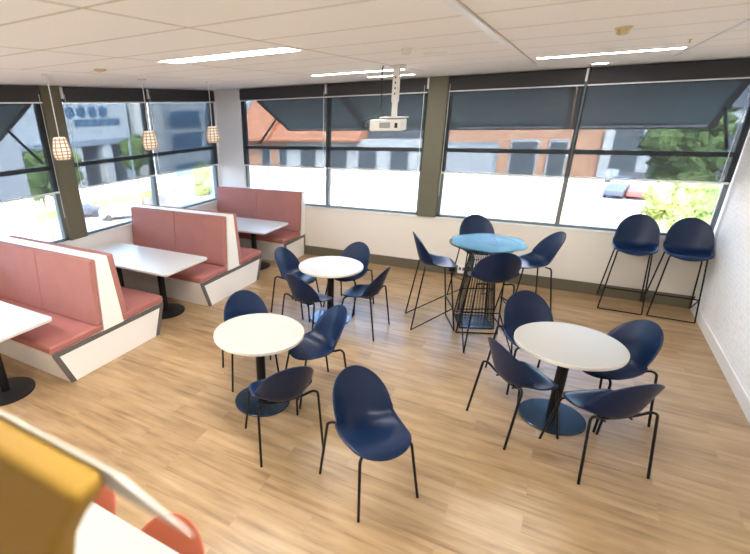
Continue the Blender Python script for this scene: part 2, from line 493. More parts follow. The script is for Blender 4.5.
def booth(yc, front, rear, label):
    """back-to-back bench across the room; front/rear = build that side"""
    org = (1.0, yc, 0)
    t = thing('booth_bench', label, 'booth bench', org, group='salmon booth benches')
    hf, hr = (.765 if front else .012), (.765 if rear else .012)
    ff, rf = (.63 if front else .012), (.63 if rear else .012)
    # plinth with raked ends
    pl = [(yc - ff, 0), (yc + rf, 0), (yc + hr, .39), (yc - hf, .39)]
    obj('plinth', MB().prism(pl, 0, .02, XO - .012), M['laminate'], t, org=org)
    # grey trim on the end: top band and raked uprights, white end panel inside it
    w = .05
    tr = MB()
    zt = .39
    tr.prism([(yc - hf, zt - .0), (yc - hf + .012, zt - w), (yc + hr - .012, zt - w), (yc + hr, zt)], 0, XO - .012, XO)
    if front:
        tr.prism([(yc - hf + .012, zt - w), (yc - ff, 0), (yc - ff + .06, 0), (yc - hf + .072, zt - w)], 0, XO - .012, XO)
    if rear:
        tr.prism([(yc + hr - .012, zt - w), (yc + hr - .072, zt - w), (yc + rf - .06, 0), (yc + rf, 0)], 0, XO - .012, XO)
    else:
        tr.box(XO - .012, XO, yc + rf - .05, yc + rf, 0, zt - w)
    obj('end_trim', tr, M['grey_trim'], t, org=org)
    pn = [(yc - hf + .072, zt - w), (yc - ff + (.06 if front else .03), 0), (yc + rf - (.06 if rear else .05), 0), (yc + hr - (.072 if rear else .05), zt - w)]
    if not front: pn[0] = (yc - ff, zt - w)
    obj('end_panel', MB().prism(pn, 0, XO - .012, XO - .003), M['laminate'], t, org=org)
    # wedge shaped back panel
    tf, bf = (.08, .137) if front else (.012, .012)
    tb, bb = (.068, .137) if rear else (.012, .012)
    obj('back_panel', MB().prism([(yc - bf, .39), (yc + bb, .39), (yc + tb, 1.185), (yc - tf, 1.185)], 0, .02, XO), M['laminate'], t, org=org)
    for s, on in ((-1, front), (1, rear)):
        if not on: continue
        # seat cushion
        mb = MB().box(.03, XO - .004, yc + s * .145, yc + s * .775, .392, .472) if s > 0 else MB().box(.03, XO - .004, yc - .775, yc - .145, .392, .472)
        obj('seat_cushion', mb, M['pink_seat'], t, org=org, bevel=.022, segs=4)
        # two back cushions leaning on the panel
        xm = .97
        for x0, x1 in ((.03, xm - .001), (xm + .001, XO - .006)):
            p = [(yc + s * .137, .474), (yc + s * (.081 if s < 0 else .069), 1.187), (yc + s * .152, 1.187), (yc + s * .216, .474)]
            if s < 0: p = p[::-1]
            obj('back_cushion', MB().prism(p, 0, x0, x1), M['pink'], t, org=org, bevel=.014, segs=3)
    return t

booth(-4.51, True, True, 'nearest salmon back-to-back booth bench, at the left edge of the room')
booth(-2.265, True, True, 'middle salmon back-to-back booth bench, across the white table from the nearest one')
booth(-.03, True, False, 'single-sided salmon booth bench against the far corner wall')

def booth_table(yc, label, xe=1.97):
    org = (1.0, yc, 0)
    t = thing('booth_table', label, 'table', org, group='white booth tables')
    m = MB(); poly = m.disc_poly((.06 + xe) / 2, yc, (xe - .06) / 2, .41, .05)
    obj('tabletop', m.prism(poly, 2, .705, .735), M['table_white'], t, org=org, bevel=.004)
    for x in (.62, 1.47):
        obj('base_disc', MB().lathe([(.265, 0), (.27, .004), (.27, .012), (.25, .018), (.05, .024)], 40, Matrix.Translation((x, yc - .03, 0))), M['black_matt'], t, org=org, smooth=True, autos=40)
        obj('post', MB().lathe([(.045, .02), (.045, .68), (.12, .69), (.12, .704)], 24, Matrix.Translation((x, yc - .03, 0))), M['black'], t, org=org, smooth=True, autos=40)
    return t
booth_table(-5.545, 'white rectangular booth table cut off by the left photo edge', 1.87)
booth_table(-3.28, 'white rectangular booth table between the nearest and middle booth benches')
booth_table(-1.03, 'white rectangular booth table in front of the far corner bench', 1.94)

# ------------------------------------------------------------------ round tables
def round_table(x, y, label, r=.404):
    t = thing('round_table', label, 'table', (x, y, 0), group='white round tables')
    obj('tabletop', MB().lathe([(r - .004, .7345), (r - .0045, .735)], 72), M['round_white'], t)
    obj('edge_band', MB().lathe([(r - .012, .705), (r, .708), (r, .731), (r - .003, .7343)], 72), M['table_edge'], t, smooth=True, autos=35)
    obj('post', MB().lathe([(.043, .014), (.043, .69), (.15, .695), (.15, .704)], 32), M['black'], t, smooth=True, autos=40)
    obj('base_disc', MB().lathe([(.258, 0), (.262, .003), (.262, .012), (.259, .015), (.043, .016)], 56), M['black_base'], t, smooth=True, autos=40)
    return t
RT = {'A': (6.203, -3.424), 'B': (3.839, -4.444), 'C': (3.607, -2.457)}
round_table(*RT['A'], 'white round table on the right with four navy chairs, nearest the right wall')
round_table(*RT['B'], 'white round table nearest the camera, beside the middle booth bench end')
round_table(*RT['C'], 'white round table farthest back, in front of the far booth bench')

# ------------------------------------------------------------------ shell chairs
def catmull(P, n):
    out = []
    for i in range(len(P) - 1):
        p0 = P[max(i - 1, 0)]; p1 = P[i]; p2 = P[i + 1]; p3 = P[min(i + 2, len(P) - 1)]
        for k in range(n):
            t = k / n
            out.append(tuple(.5 * ((2 * b) + (-a + c) * t + (2 * a - 5 * b + 4 * c - d) * t * t + (-a + 3 * b - 3 * c + d) * t ** 3) for a, b, c, d in zip(p0, p1, p2, p3)))
    out.append(tuple(P[-1]))
    return out

# (forward y, height z, half width, edge lift)
SHELL = [(.250, .438, .00, .0), (.225, .462, .150, .0), (.17, .475, .205, .006), (.07, .468, .232, .024), (-.03, .458, .240, .058),
         (-.11, .462, .238, .096), (-.168, .497, .234, .118), (-.200, .56, .229, .112), (-.226, .642, .222, .090), (-.251, .722, .204, .058),
         (-.272, .790, .160, .028), (-.284, .832, .100, .008), (-.290, .850, .00, .0)]
def shell_mesh(dz=0.0, grow=1.0):
    core = catmull([(a, b, c, d) for a, b, c, d in SHELL], 4)
    # rounder ends: replace the half width near both ends with an ellipse
    s = [0]
    for a, b in zip(core, core[1:]): s.append(s[-1] + math.dist(a[:2], b[:2]))
    T = s[-1]
    rows = []
    N = 44
    def at(u):
        for i in range(len(s) - 1):
            if s[i + 1] >= u or i == len(s) - 2:
                t = (u - s[i]) / (s[i + 1] - s[i]); return [a + (b - a) * t for a, b in zip(core[i], core[i + 1])]
    for i in range(N + 1):
        u = T * (1 - math.cos(PI * i / N)) / 2
        y, z, w, l = at(u)
        e1, e2 = .17, .30
        base = at(min(max(u, .17), T - .30))[2]
        if u < e1: w = base * math.sqrt(max(0, 1 - ((e1 - u) / e1) ** 2.3))
        elif u > T - e2: w = base * max(0, 1 - ((u - (T - e2)) / e2) ** 2.25) ** .5
        rows.append((u, y, z, w, l))
    K = 18
    mb = MB(); v = []
    for i, (u, y, z, w, l) in enumerate(rows):
        a = rows[max(i - 1, 0)]; b = rows[min(i + 1, N)]
        ty, tz = b[1] - a[1], b[2] - a[2]
        n = math.hypot(ty, tz) or 1
        ny, nz = tz / n, -ty / n
        for k in range(K + 1):
            q = -1 + 2 * k / K
            li = l * abs(q) ** 2.2
            v.append((q * w * grow, y + ny * li, z + nz * li + dz))
    f = []
    for i in range(N):
        for k in range(K):
            a = i * (K + 1) + k
            f.append((a, a + 1, a + K + 2, a + K + 1))
    mb.add(v, f)
    return mb

def add_shell(t, mat, dz=0.0):
    o = obj('seat_shell', shell_mesh(dz), mat, t, smooth=True, weld=True)
    so = o.modifiers.new('thick', 'SOLIDIFY'); so.thickness = .009; so.offset = 0; so.use_even_offset = False
    return o

def make_chair(label, mat, name='shell_chair', group='navy shell chairs'):
    t = thing(name, label, 'chair', group=group)
    add_shell(t, mat)
    for s in (-1, 1):
        obj('leg', MB().tube(fillet([(s * .245, .25, 0), (s * .205, .175, .452), (s * .09, .12, .455)], .035), .0102), M['black'], t, smooth=True, autos=50)
    for s in (-1, 1):
        obj('leg', MB().tube(fillet([(s * .265, -.25, 0), (s * .247, -.178, .512), (s * .212, -.160, .522), (s * .14, -.128, .474), (s * .0, -.110, .450)], .03), .0102), M['black'], t, smooth=True, autos=50)
    br = MB()
    for s in (-1, 1): br.tube([(s * .1, -.145, .456), (s * .095, .13, .452)], .007)
    obj('under_frame', br, M['black'], t, smooth=True, autos=50)
    return t

def ang(fx, fy):
    """rotation that turns local +y (the way the sitter looks) to (fx, fy)"""
    return math.atan2(fy, fx) - PI / 2

chair0 = make_chair('navy shell chair standing alone in the front centre of the floor', M['navy'])
D = lambda a: (math.cos(math.radians(a)), math.sin(math.radians(a)))
CH = [  # x, y, facing vector, label
    (5.100, -4.955, (.82, -.575), None),
    (6.482, -3.85, (-.58, .815), 'navy shell chair with its back to the camera at the right-hand round table'),
    (5.912, -3.708, (.74, .67), 'navy shell chair on the left side of the right-hand round table'),
    (6.55, -3.14, (-.77, -.64), 'navy shell chair at the right-hand round table on the side nearest the right wall'),
    (5.925, -2.905, (.47, -.88), 'navy shell chair at the right-hand round table, nearest the wire bar table'),
    (3.49, -4.115, (.72, -.69), 'navy shell chair mostly hidden behind the nearest round table, on the booth side'),
    (4.195, -4.035, (-.66, -.75), 'navy shell chair at the nearest round table, facing it from the right'),
    (4.285, -4.825, (-.784, .621), 'navy shell chair at the nearest round table, turned away with its back to the camera'),
    (3.075, -2.40, (1, -.06), 'navy shell chair at the farthest round table, nearest the booths'),
    (3.580, -2.985, (.28, .96), 'navy shell chair at the farthest round table, with its back to the camera'),
    (4.09, -2.53, (-1, .02), 'navy shell chair at the farthest round table, seen from the side on the right'),
    (3.642, -1.95, (-.14, -.99), 'navy shell chair behind the farthest round table, nearest the back wall'),
]
for i, (x, y, f, lab) in enumerate(CH):
    c = chair0 if i == 0 else dup(chair0, label=lab)
    c.location = (x, y, 0); c.rotation_euler = (0, 0, ang(*f))

# ------------------------------------------------------------------ bar stools
SD = .325
def make_stool(label):
    t = thing('bar_stool', label, 'stool', group='navy bar stools')
    add_shell(t, M['navy'], SD)
    r = .0088
    for s in (-1, 1):   # front legs
        obj('leg', MB().tube(fillet([(s * .235, .255, r), (s * .175, .15, .782), (s * .08, .12, .782)], .03), r), M['black'], t, smooth=True, autos=50)
    for s in (-1, 1):   # rear legs
        obj('leg', MB().tube(fillet([(s * .25, -.26, r), (s * .185, -.15, .790), (s * .08, -.13, .776)], .03), r), M['black'], t, smooth=True, autos=50)
    obj('floor_bar', MB().tube([(-.235, .255, r), (.235, .255, r)], r), M['black'], t, smooth=True, autos=50)
    obj('footrest', MB().tube([(-.213, .216, .29), (.213, .216, .29)], r), M['black'], t, smooth=True, autos=50)
    for s in (-1, 1):
        obj('side_bar', MB().tube([(s * .25, -.26, r), (s * .213, .216, .29)], r * .9), M['black'], t, smooth=True, autos=50)
    return t
stool0 = make_stool('navy bar stool on the left of the wire bar table')
ST = [
    (4.77, -1.985, (.91, .41), None),
    (5.445, -2.275, (-.38, .925), 'navy bar stool with its back to the camera at the wire bar table'),
    (5.77, -1.53, (-.91, -.41), 'navy bar stool on the right of the wire bar table'),
    (5.105, -1.075, (.45, -.89), 'navy bar stool on the far side of the wire bar table, mostly hidden'),
    (6.848, -.285, (-.03, -1), 'left one of the two navy bar stools standing against the back wall'),
    (7.37, -.285, (-.02, -1), 'right one of the two navy bar stools standing against the back wall, in the corner'),
]
for i, (x, y, f, lab) in enumerate(ST):
    c = stool0 if i == 0 else dup(stool0, label=lab)
    c.location = (x, y, 0); c.rotation_euler = (0, 0, ang(*f))

# ------------------------------------------------------------------ wire bar table
def wire_table(x, y, rz):
    t = thing('wire_bar_table', 'tall wire-frame bar table with a pale blue glass top among four stools', 'table', (x, y, 0), rz)
    n = 40
    def sq(half, k):
        u = (k / n) * 4; s = int(u) % 4; f = u - int(u); q = -1 + 2 * f
        return [(q, -1), (1, q), (-q, 1), (-1, -q)][s][0] * half, [(q, -1), (1, q), (-q, 1), (-1, -q)][s][1] * half
    cage = MB()
    for k in range(n):
        a = sq(.198, k); b = sq(.115, k); c = sq(.15, k)
        d = math.atan2(b[1], b[0]); R = .375
        e = (R * math.cos(d), R * math.sin(d))
        cage.tube(catmull([(a[0], a[1], .012), (a[0], a[1], .05), ((a[0] * .96 + b[0] * .04), (a[1] * .96 + b[1] * .04), .09), ((a[0] + b[0]) / 2, (a[1] + b[1]) / 2, .47), (b[0], b[1], .86), (c[0], c[1], .92), (c[0] * 1.5, c[1] * 1.5, .97), (e[0], e[1], 1.028)], 4), .0032, 5)
    for half, z, r in ((.198, .012, .006), (.198, .055, .004), (.115, .86, .005)):
        cage.tube([(half, half, z), (-half, half, z), (-half, -half, z), (half, -half, z)], r, 6, closed=True)
    obj('wire_cage', cage, M['wire'], t, smooth=True, autos=50)
    pl = MB().box(-.198, .198, -.198, .198, .0, .012)
    obj('base_plate', pl, M['black_base'], t)
    cg = MB(); ring = [(.38 * math.cos(2 * PI * k / 48), .38 * math.sin(2 * PI * k / 48), 1.03) for k in range(48)]
    cg.tube(ring, .006, 6, closed=True)
    obj('top_ring', cg, M['wire'], t, smooth=True)
    sp = MB()
    for k in range(56):
        d = 2 * PI * k / 56
        sp.tube([(.05 * math.cos(d), .05 * math.sin(d), 1.033), (.395 * math.cos(d), .395 * math.sin(d), 1.033)], .0026, 5)
    obj('top_spokes', sp, M['wire'], t)
    cor = MB()
    for sx in (-1, 1):
        for sy in (-1, 1):
            cor.tube([(sx * .198, sy * .198, .01), (sx * .115, sy * .115, .86)], .009, 6)
    obj('corner_rods', cor, M['wire'], t, smooth=True)
    g = MB()
    poly = []
    ox, oy = .039 * math.cos(rz) + .02 * math.sin(rz), -.039 * math.sin(rz) + .02 * math.cos(rz)
    for k in range(72):
        a = 2 * PI * k / 72
        r = .412 * (1 + .045 * math.cos(6 * (a + math.radians(37))))
        poly.append((ox + r * math.cos(a), oy + r * math.sin(a)))
    g.prism(poly, 2, 1.036, 1.046)
    obj('glass_top', g, M['glass_top'], t)
    return t
wire_table(5.25, -1.725, math.radians(22))

# ------------------------------------------------------------------ pendants
def make_pendant(label):
    t = thing('pendant_lamp', label, 'lamp', group='woven pendants over the booth tables')
    obj('ceiling_cup', MB().lathe([(.045, -.012), (.05, -.002), (.05, -.001)], 24), M['rail_white'], t, smooth=True, autos=40)
    obj('cord', MB().tube([(0, 0, -.57), (0, 0, -.01)], .005, 6), M['rail_white'], t, smooth=True)
    prof = [(.050, -.565), (.062, -.575), (.080, -.655), (.087, -.705), (.080, -.745), (.066, -.778), (.060, -.778)]
    sh = obj('shade', MB().lathe(prof, 10), M['shade'], t)
    lat = MB()
    n = 10
    for k in range(n):
        lat.tube([((r + .002) * math.cos(2 * PI * k / n), (r + .002) * math.sin(2 * PI * k / n), z) for r, z in prof[1:6]], .0055, 5)
    for r, z in ((.064, -.59), (.070, -.625), (.081, -.662), (.086, -.70), (.083, -.73), (.074, -.76), (.067, -.778)):
        lat.tube([((r + .001) * math.cos(2 * PI * k / n), (r + .001) * math.sin(2 * PI * k / n), z) for k in range(n)], .0048, 5, closed=True)
    obj('lattice', lat, M['weave'], sh)
    return t
p0 = make_pendant('woven cream pendant lamp hanging over the nearest booth, left of the others')
for i, (y, lab) in enumerate(((-4.44, None), (-3.23, 'woven cream pendant lamp hanging over the middle booth table'), (-2.02, 'woven cream pendant lamp nearest the white corner pillar'))):
    c = p0 if i == 0 else dup(p0, label=lab)
    c.location = (1.52, y, H)

# ------------------------------------------------------------------ ceiling fittings
def ceiling_light(x0, x1, yc, wd, label):
    org = ((x0 + x1) / 2, yc, H)
    t = thing('ceiling_light', label, 'ceiling light', org, group='recessed linear ceiling lights')
    fr = MB()
    b = .012
    fr.box(x0, x1, yc - wd / 2, yc - wd / 2 + b, H - .008, H - .0005).box(x0, x1, yc + wd / 2 - b, yc + wd / 2, H - .008, H - .0005)
    fr.box(x0, x0 + b, yc - wd / 2 + b, yc + wd / 2 - b, H - .008, H - .0005).box(x1 - b, x1, yc - wd / 2 + b, yc + wd / 2 - b, H - .008, H - .0005)
    obj('frame', fr, M['rail_white'], t, org=org)
    obj('diffuser', MB().box(x0 + b, x1 - b, yc - wd / 2 + b, yc + wd / 2 - b, H - .005, H - .001), M['lamp'], t, org=org)
ceiling_light(3.08, 4.24, -4.43, .24, 'lit linear ceiling light above the round table nearest the camera')
ceiling_light(5.50, 6.60, -2.08, .15, 'lit linear ceiling light on the right, in front of the right back windows')
ceiling_light(3.08, 4.22, -1.95, .14, 'lit linear ceiling light just left of the projector')
ceiling_light(3.40, 4.05, -.95, .10, 'short lit ceiling light behind the projector pole by the back windows')
ceiling_light(5.50, 6.64, -6.85, .24, 'lit linear ceiling light above the camera, out of view')  # this and the next two: unseen repeats of the lights, added as fill
ceiling_light(3.08, 4.24, -6.85, .24, 'lit linear ceiling light above the white front table, out of view')
ceiling_light(.7, 1.84, -6.85, .24, 'lit linear ceiling light in the rear left corner, out of view')

t = thing('downlight', 'round lit downlight in the ceiling close to the back windows', 'ceiling light', (6.045, -.69, H))
obj('bezel', MB().lathe([(.075, -.004), (.10, -.010), (.105, -.001), (.104, -.0005)], 36, cap=False), M['rail_white'], t, smooth=True)
obj('lens', MB().lathe([(.076, -.006), (.076, -.002)], 36), M['lamp'], t)
# tracks running away from the camera along tile joints
t = obj('ceiling_track', MB().box(5.41, 5.446, -8.3, -1.05, H - .010, H - .0005), M['rail_white'], org=(5.43, -4.6, H))
tag(t, 'white ceiling rail running towards the back windows in mid ceiling', 'ceiling rail', 'white ceiling rails')
t = obj('ceiling_track', MB().box(6.63, 6.655, -8.3, -1.05, H - .009, H - .0005), M['rail_white'], org=(6.64, -4.6, H))
tag(t, 'thin white ceiling rail nearest the right wall', 'ceiling rail', 'white ceiling rails')

def sprinkler(x, y, mat, label, cat='sprinkler', name='sprinkler'):
    t = thing(name, label, cat, (x, y, H))
    t.scale = (.72, .72, .72)
    obj('plate', MB().lathe([(.052, -.012), (.062, -.006), (.062, -.0005)], 28), mat, t, smooth=True, autos=40)
    obj('body', MB().lathe([(.018, -.055), (.032, -.05), (.036, -.03), (.04, -.012)], 20), mat, t, smooth=True, autos=40)
    cage = MB()
    for k in range(6):
        a = 2 * PI * k / 6
        cage.tube([(.045 * math.cos(a), .045 * math.sin(a), -.012), (.04 * math.cos(a), .04 * math.sin(a), -.045), (.02 * math.cos(a), .02 * math.sin(a), -.055)], .004, 5)
    obj('guard', cage, mat, t)
sprinkler(4.81, -3.82, M['cream_plastic'], 'cream smoke detector on the ceiling above the projector', 'smoke detector', 'smoke_detector')
sprinkler(6.07, -3.85, M['yellowed'], 'yellowed smoke detector on the ceiling right of centre', 'smoke detector', 'smoke_detector')
for x, y, lab in ((2.263, -4.415, 'small tan ceiling sensor disc above the booths'),):
    t = thing('ceiling_sensor', lab, 'sensor', (x, y, H))
    obj('disc', MB().lathe([(.03, -.02), (.05, -.014), (.055, -.0005)], 24), M['yellowed'], t, smooth=True, autos=40)
    obj('eye', MB().lathe([(.008, -.028), (.014, -.02)], 12), M['cream_plastic'], t, smooth=True)
t = thing('ceiling_speaker', 'faint white round speaker cover in the ceiling right of the smoke detector', 'speaker', (4.889, -3.348, H))
obj('cover', MB().lathe([(.07, -.006), (.08, -.003), (.08, -.0005)], 30), M['white_gloss'], t, smooth=True, autos=40)
obj('rim', MB().lathe([(.08, -.006), (.088, -.006), (.09, -.0005)], 30, cap=False), M['cream_plastic'], t, smooth=True)
t = thing('sprinkler', 'small yellow sprinkler head on the ceiling near the right wall', 'sprinkler', (6.52, -2.75, H)); t.scale = (.6, .6, .6)
obj('plate', MB().lathe([(.025, -.006), (.03, -.0005)], 20), M['yellowed'], t, smooth=True, autos=40)
obj('nozzle', MB().lathe([(.016, -.04), (.016, -.036), (.006, -.034), (.008, -.006)], 14), M['yellowed'], t, smooth=True, autos=40)

# ------------------------------------------------------------------ projector
PX, PY = 4.305, -2.47
t = thing('projector_mount', 'white ceiling pole mount with slotted column above the projector', 'mount', (PX, PY, H))
obj('ceiling_plate', MB().box(-.07, .07, -.06, .06, -.012, -.0005), M['proj'], t, bevel=.003)
obj('outer_tube', MB().box(-.032, .032, -.026, .026, -.34, -.012), M['proj'], t, bevel=.005)
obj('inner_tube', MB().box(-.026, .026, -.02, .02, -.475, -.335), M['proj'], t, bevel=.005)
sl = MB()
for k in range(4): sl.box(-.006, .006, -.0275, -.0255, -.12 - k * .05, -.10 - k * .05)
obj('slots', sl, M['black'], t)
obj('bracket', MB().box(-.13, .13, -.08, .08, -.49, -.476), M['proj'], t, bevel=.004)
t = thing('projector', 'white projector hanging from the ceiling pole in front of the olive column', 'projector', (PX - .05, PY, 2.322), math.radians(6))
t.scale = (.84, .84, .95)
m = MB(); poly = m.disc_poly(-.01, 0, .205, .14, .04)
obj('body', m.prism(poly, 2, 0, .115), M['proj'], t, bevel=.012, segs=3)
obj('vent_grille', MB().box(-.085, .045, -.1425, -.139, .03, .085), M['dark_grille'], t)
obj('lens_port', MB().box(.10, .135, -.1435, -.138, .03, .08), M['black'], t)
obj('control_panel', MB().box(-.06, .06, -.05, .05, .1145, .118), M['cream_plastic'], t)
obj('port_block', MB().box(-.222, -.213, -.05, .05, .03, .07), M['black'], t)
ca = MB().tube(catmull([(4.055, -2.50, 2.36), (4.0, -2.52, 2.355), (4.0, -2.53, 2.41), (4.08, -2.55, 2.445), (4.15, -2.55, 2.47), (4.19, -2.56, 2.56), (4.185, -2.55, 2.75), (4.18, -2.55, 2.88), (4.19, -2.55, H - .002)], 6), .0065, 7)
o = obj('power_cable', ca, M['black'], org=(4.2, -2.47, H), smooth=True)
tag(o, 'black cable looping from the ceiling down to the projector', 'cable')

# ------------------------------------------------------------------ wall outlets behind the bar table
t = thing('wall_outlet', 'white power outlet on the skirting behind the wire bar table', 'outlet', (4.77, -.016, .05))
obj('plate', MB().box(-.062, .062, -.012, 0, 0, .14), M['white_gloss'], t, bevel=.004)
obj('sockets', MB().box(-.045, -.01, -.0135, -.0115, .05, .1).box(.01, .045, -.0135, -.0115, .05, .1), M['grey_trim'], t)
t = thing('power_adapter', 'black adapter box on the skirting left of the white outlet', 'adapter', (4.63, -.016, .07))
obj('case', MB().box(-.05, .05, -.05, 0, 0, .1), M['black'], t, bevel=.008)
obj('lead', MB().tube(catmull([(.0, -.025, .0), (.0, -.04, -.04), (.05, -.06, -.062), (.2, -.2, -.064)], 6), .005, 6), M['black'], t, smooth=True)

# ------------------------------------------------------------------ foreground: white table, terracotta chairs, mustard screen
t = thing('cafe_table', 'long white table in the bottom left foreground with terracotta chairs behind it', 'table', (4.4, -6.77, 0))
m = MB(); poly = m.disc_poly(0, 0, 1.12, .295, .03)
obj('tabletop', m.prism(poly, 2, .705, .735), M['round_white'], t, bevel=.003)
for x in (-.86, .86):
    obj('base_disc', MB().lathe([(.245, 0), (.25, .012), (.23, .018), (.05, .022)], 40, Matrix.Translation((x, 0, 0))), M['black_base'], t, smooth=True, autos=40)
    obj('post', MB().lathe([(.045, .018), (.045, .69), (.12, .695), (.12, .704)], 24, Matrix.Translation((x, 0, 0))), M['black'], t, smooth=True, autos=40)
tc0 = make_chair('terracotta shell chair at the white foreground table, half hidden by the mustard screen', M['terra'], group='terracotta shell chairs')
tc0.scale = (1, 1, .90); tc0.location = (4.06, -6.62, 0); tc0.rotation_euler = (0, 0, ang(0, -1))
dup(tc0, (4.66, -6.62, 0), ang(.03, -1), 'terracotta shell chair at the bottom photo edge, right of the mustard screen')

org = (4.75, -7.1, 0)
t = thing('privacy_screen', 'mustard upholstered screen with white back in the bottom left corner, blurred', 'screen', org)
prof = [(4.3, .06), (5.10, .06), (5.12, .9), (5.16, 1.5), (5.19, 1.66), (5.24, 1.79), (5.30, 1.882), (5.362, 1.962), (5.372, 2.004), (4.3, 2.004)]
obj('padded_front', MB().prism(prof, 1, -7.172, -7.106), M['mustard'], t, org=org, bevel=.02, segs=5)
back = [(4.29, .06), (5.07, .06), (5.09, .9), (5.12, 1.5), (5.16, 1.70), (5.30, 1.962), (5.385, 1.962), (5.385, 2.004), (4.29, 2.004)]
obj('back_board', MB().prism(back, 1, -7.105, -7.099), M['screen_board'], t, org=org)
mb = MB()
mb.add([(5.36, -7.098, 1.964), (5.36, -7.107, 1.964), (5.39, -7.107, 2.003), (5.39, -7.098, 2.003), (5.553, -7.1035, 1.955), (5.553, -7.1015, 1.955), (5.553, -7.1015, 1.958), (5.553, -7.1035, 1.958)],
       [(0, 3, 2, 1), (0, 1, 4, 5), (1, 2, 7, 4), (2, 3, 6, 7), (3, 0, 5, 6), (4, 7, 6, 5)])
obj('end_rail', mb, M['screen_board'], t, org=org)
for x in (4.4, 4.95):
    obj('foot', MB().box(x - .03, x + .03, -7.3, -7.03, 0, .058), M['white_gloss'], t, org=org, bevel=.01)

# ------------------------------------------------------------------ outdoors
G = -7.0
def ground_mat():
    return simple('asphalt_pale', (.20, .195, .19), .9, 0, .2, .12, 2)
struct('street', MB().box(-80, 80, -40, 120, G - .2, G), ground_mat(), 'pale street outside, below the windows', 'street')
M['bwhite'] = simple('render_white', (.60, .60, .585), .9)
M['bgrey'] = simple('render_grey', (.30, .35, .40), .9)
M['bgrey_lt'] = simple('render_pale_grey', (.50, .53, .54), .9)
M['roof'] = brick_mat('orange_roof_tiles', (.58, .24, .13), (.66, .30, .17), (.40, .16, .09), .3, .22, 'XZ')
M['obrick'] = brick_mat('orange_brick', (.58, .27, .15), (.66, .33, .19), (.55, .38, .28), .25, .09, 'XZ')
M['pane'] = simple('dark_window', (.10, .115, .13), .3, 0, .4)
M['bluepane'] = simple('blue_window', (.08, .16, .26), .25, 0, .5)
M['shutter'] = banded('roller_shutter', (.42, .43, .44), (.52, .53, .54), .12)
M['awning_frame'] = simple('awning_frame_dark', (.03, .035, .04), .5)
M['darkroof'] = simple('dark_roof', (.09, .10, .11), .8)
M['leaf'] = leaf_mat('leaves', (.06, .11, .035), (.22, .29, .11))
M['leaf2'] = leaf_mat('leaves_pale', (.12, .2, .05), (.36, .44, .16))
M['bark'] = simple('bark', (.2, .14, .09), .9)
M['carwhite'] = simple('car_white', (.75, .76, .78), .3, .1)
M['carsilver'] = simple('car_silver', (.38, .41, .45), .3, .3)
M['carred'] = simple('car_red', (.5, .06, .05), .3)
M['cardark'] = simple('car_dark', (.06, .07, .09), .3, .2)
M['tyre'] = simple('tyre', (.02, .02, .02), .8)

# awnings fixed over the windows outside
def awning(axis, a, b, label, stays=(0, 1), zi=2.71, zo=2.155, reach=1.15):
    org = ((a + b) / 2, .2, 2.7) if axis == 0 else (-.2, (a + b) / 2, 2.7)
    t = thing('sunshade_awning', label, 'awning', org, group='sunshade awnings outside the windows')
    def pt(u, d, z): return (u, d, z) if axis == 0 else (-d, u, z)
    def slab(mb, u0, u1, d0, d1, za, zb, th):
        v = [pt(u, d, z + k) for u in (u0, u1) for d, z in ((d0, za), (d1, zb)) for k in (0, th)]
        mb.add(v, [(0, 1, 3, 2), (4, 6, 7, 5), (0, 4, 5, 1), (2, 3, 7, 6), (0, 2, 6, 4), (1, 5, 7, 3)])
    y0 = .15; y1 = y0 + reach
    k = .07
    mb = MB(); slab(mb, a + k, b - k, y0, y1 - k, zi, zo + k * .45, .015); obj('panel', mb, M['tinted'], t, org=org)
    fr = MB()
    slab(fr, a, a + k, y0, y1, zi - .01, zo - .01, .035); slab(fr, b - k, b, y0, y1, zi - .01, zo - .01, .035)
    slab(fr, a + k, b - k, y1 - k, y1, zo + .012, zo - .01, .035)
    obj('frame', fr, M['awning_frame'], t, org=org)
    sl = MB()  # white slats stand in for sky shining through holes along the edge
    nn = 9
    for q in range(nn):
        w_ = (b - a - 2 * k) / nn
        slab(sl, a + k + q * w_ + .012, a + k + (q + 1) * w_ - .012, y1 - .15, y1 - .085, zo + .046, zo + .016, .006)
    obj('sky_glow_slats', sl, M['rail_white'], t, org=org)
    for u in [(a + .03, b - .03)[q] for q in stays]:
        st = MB(); st.tube([pt(u, .14, 1.98), pt(u, y0 + reach * .55, zi + (zo - zi) * .55)], .02, 8); obj('stay', st, M['awning_frame'], t, org=org, smooth=True)
    return t
awning(0, .85, 2.56, 'dark sunshade awning outside the window nearest the corner pillar', (0,))
awning(0, 2.565, 4.10, 'dark sunshade awning outside, behind the projector', ())
awning(0, 4.105, 5.855, 'dark sunshade awning outside, right of the olive back column', ())
awning(0, 5.86, 7.53, 'dark sunshade awning outside, over the window by the right wall', (1,))
awning(1, -5.2, -3.60, 'dark sunshade awning outside the leftmost window')

def bpart(name, mb, mat, t, org, **k): return obj(name, mb, mat, t, org=org, **k)

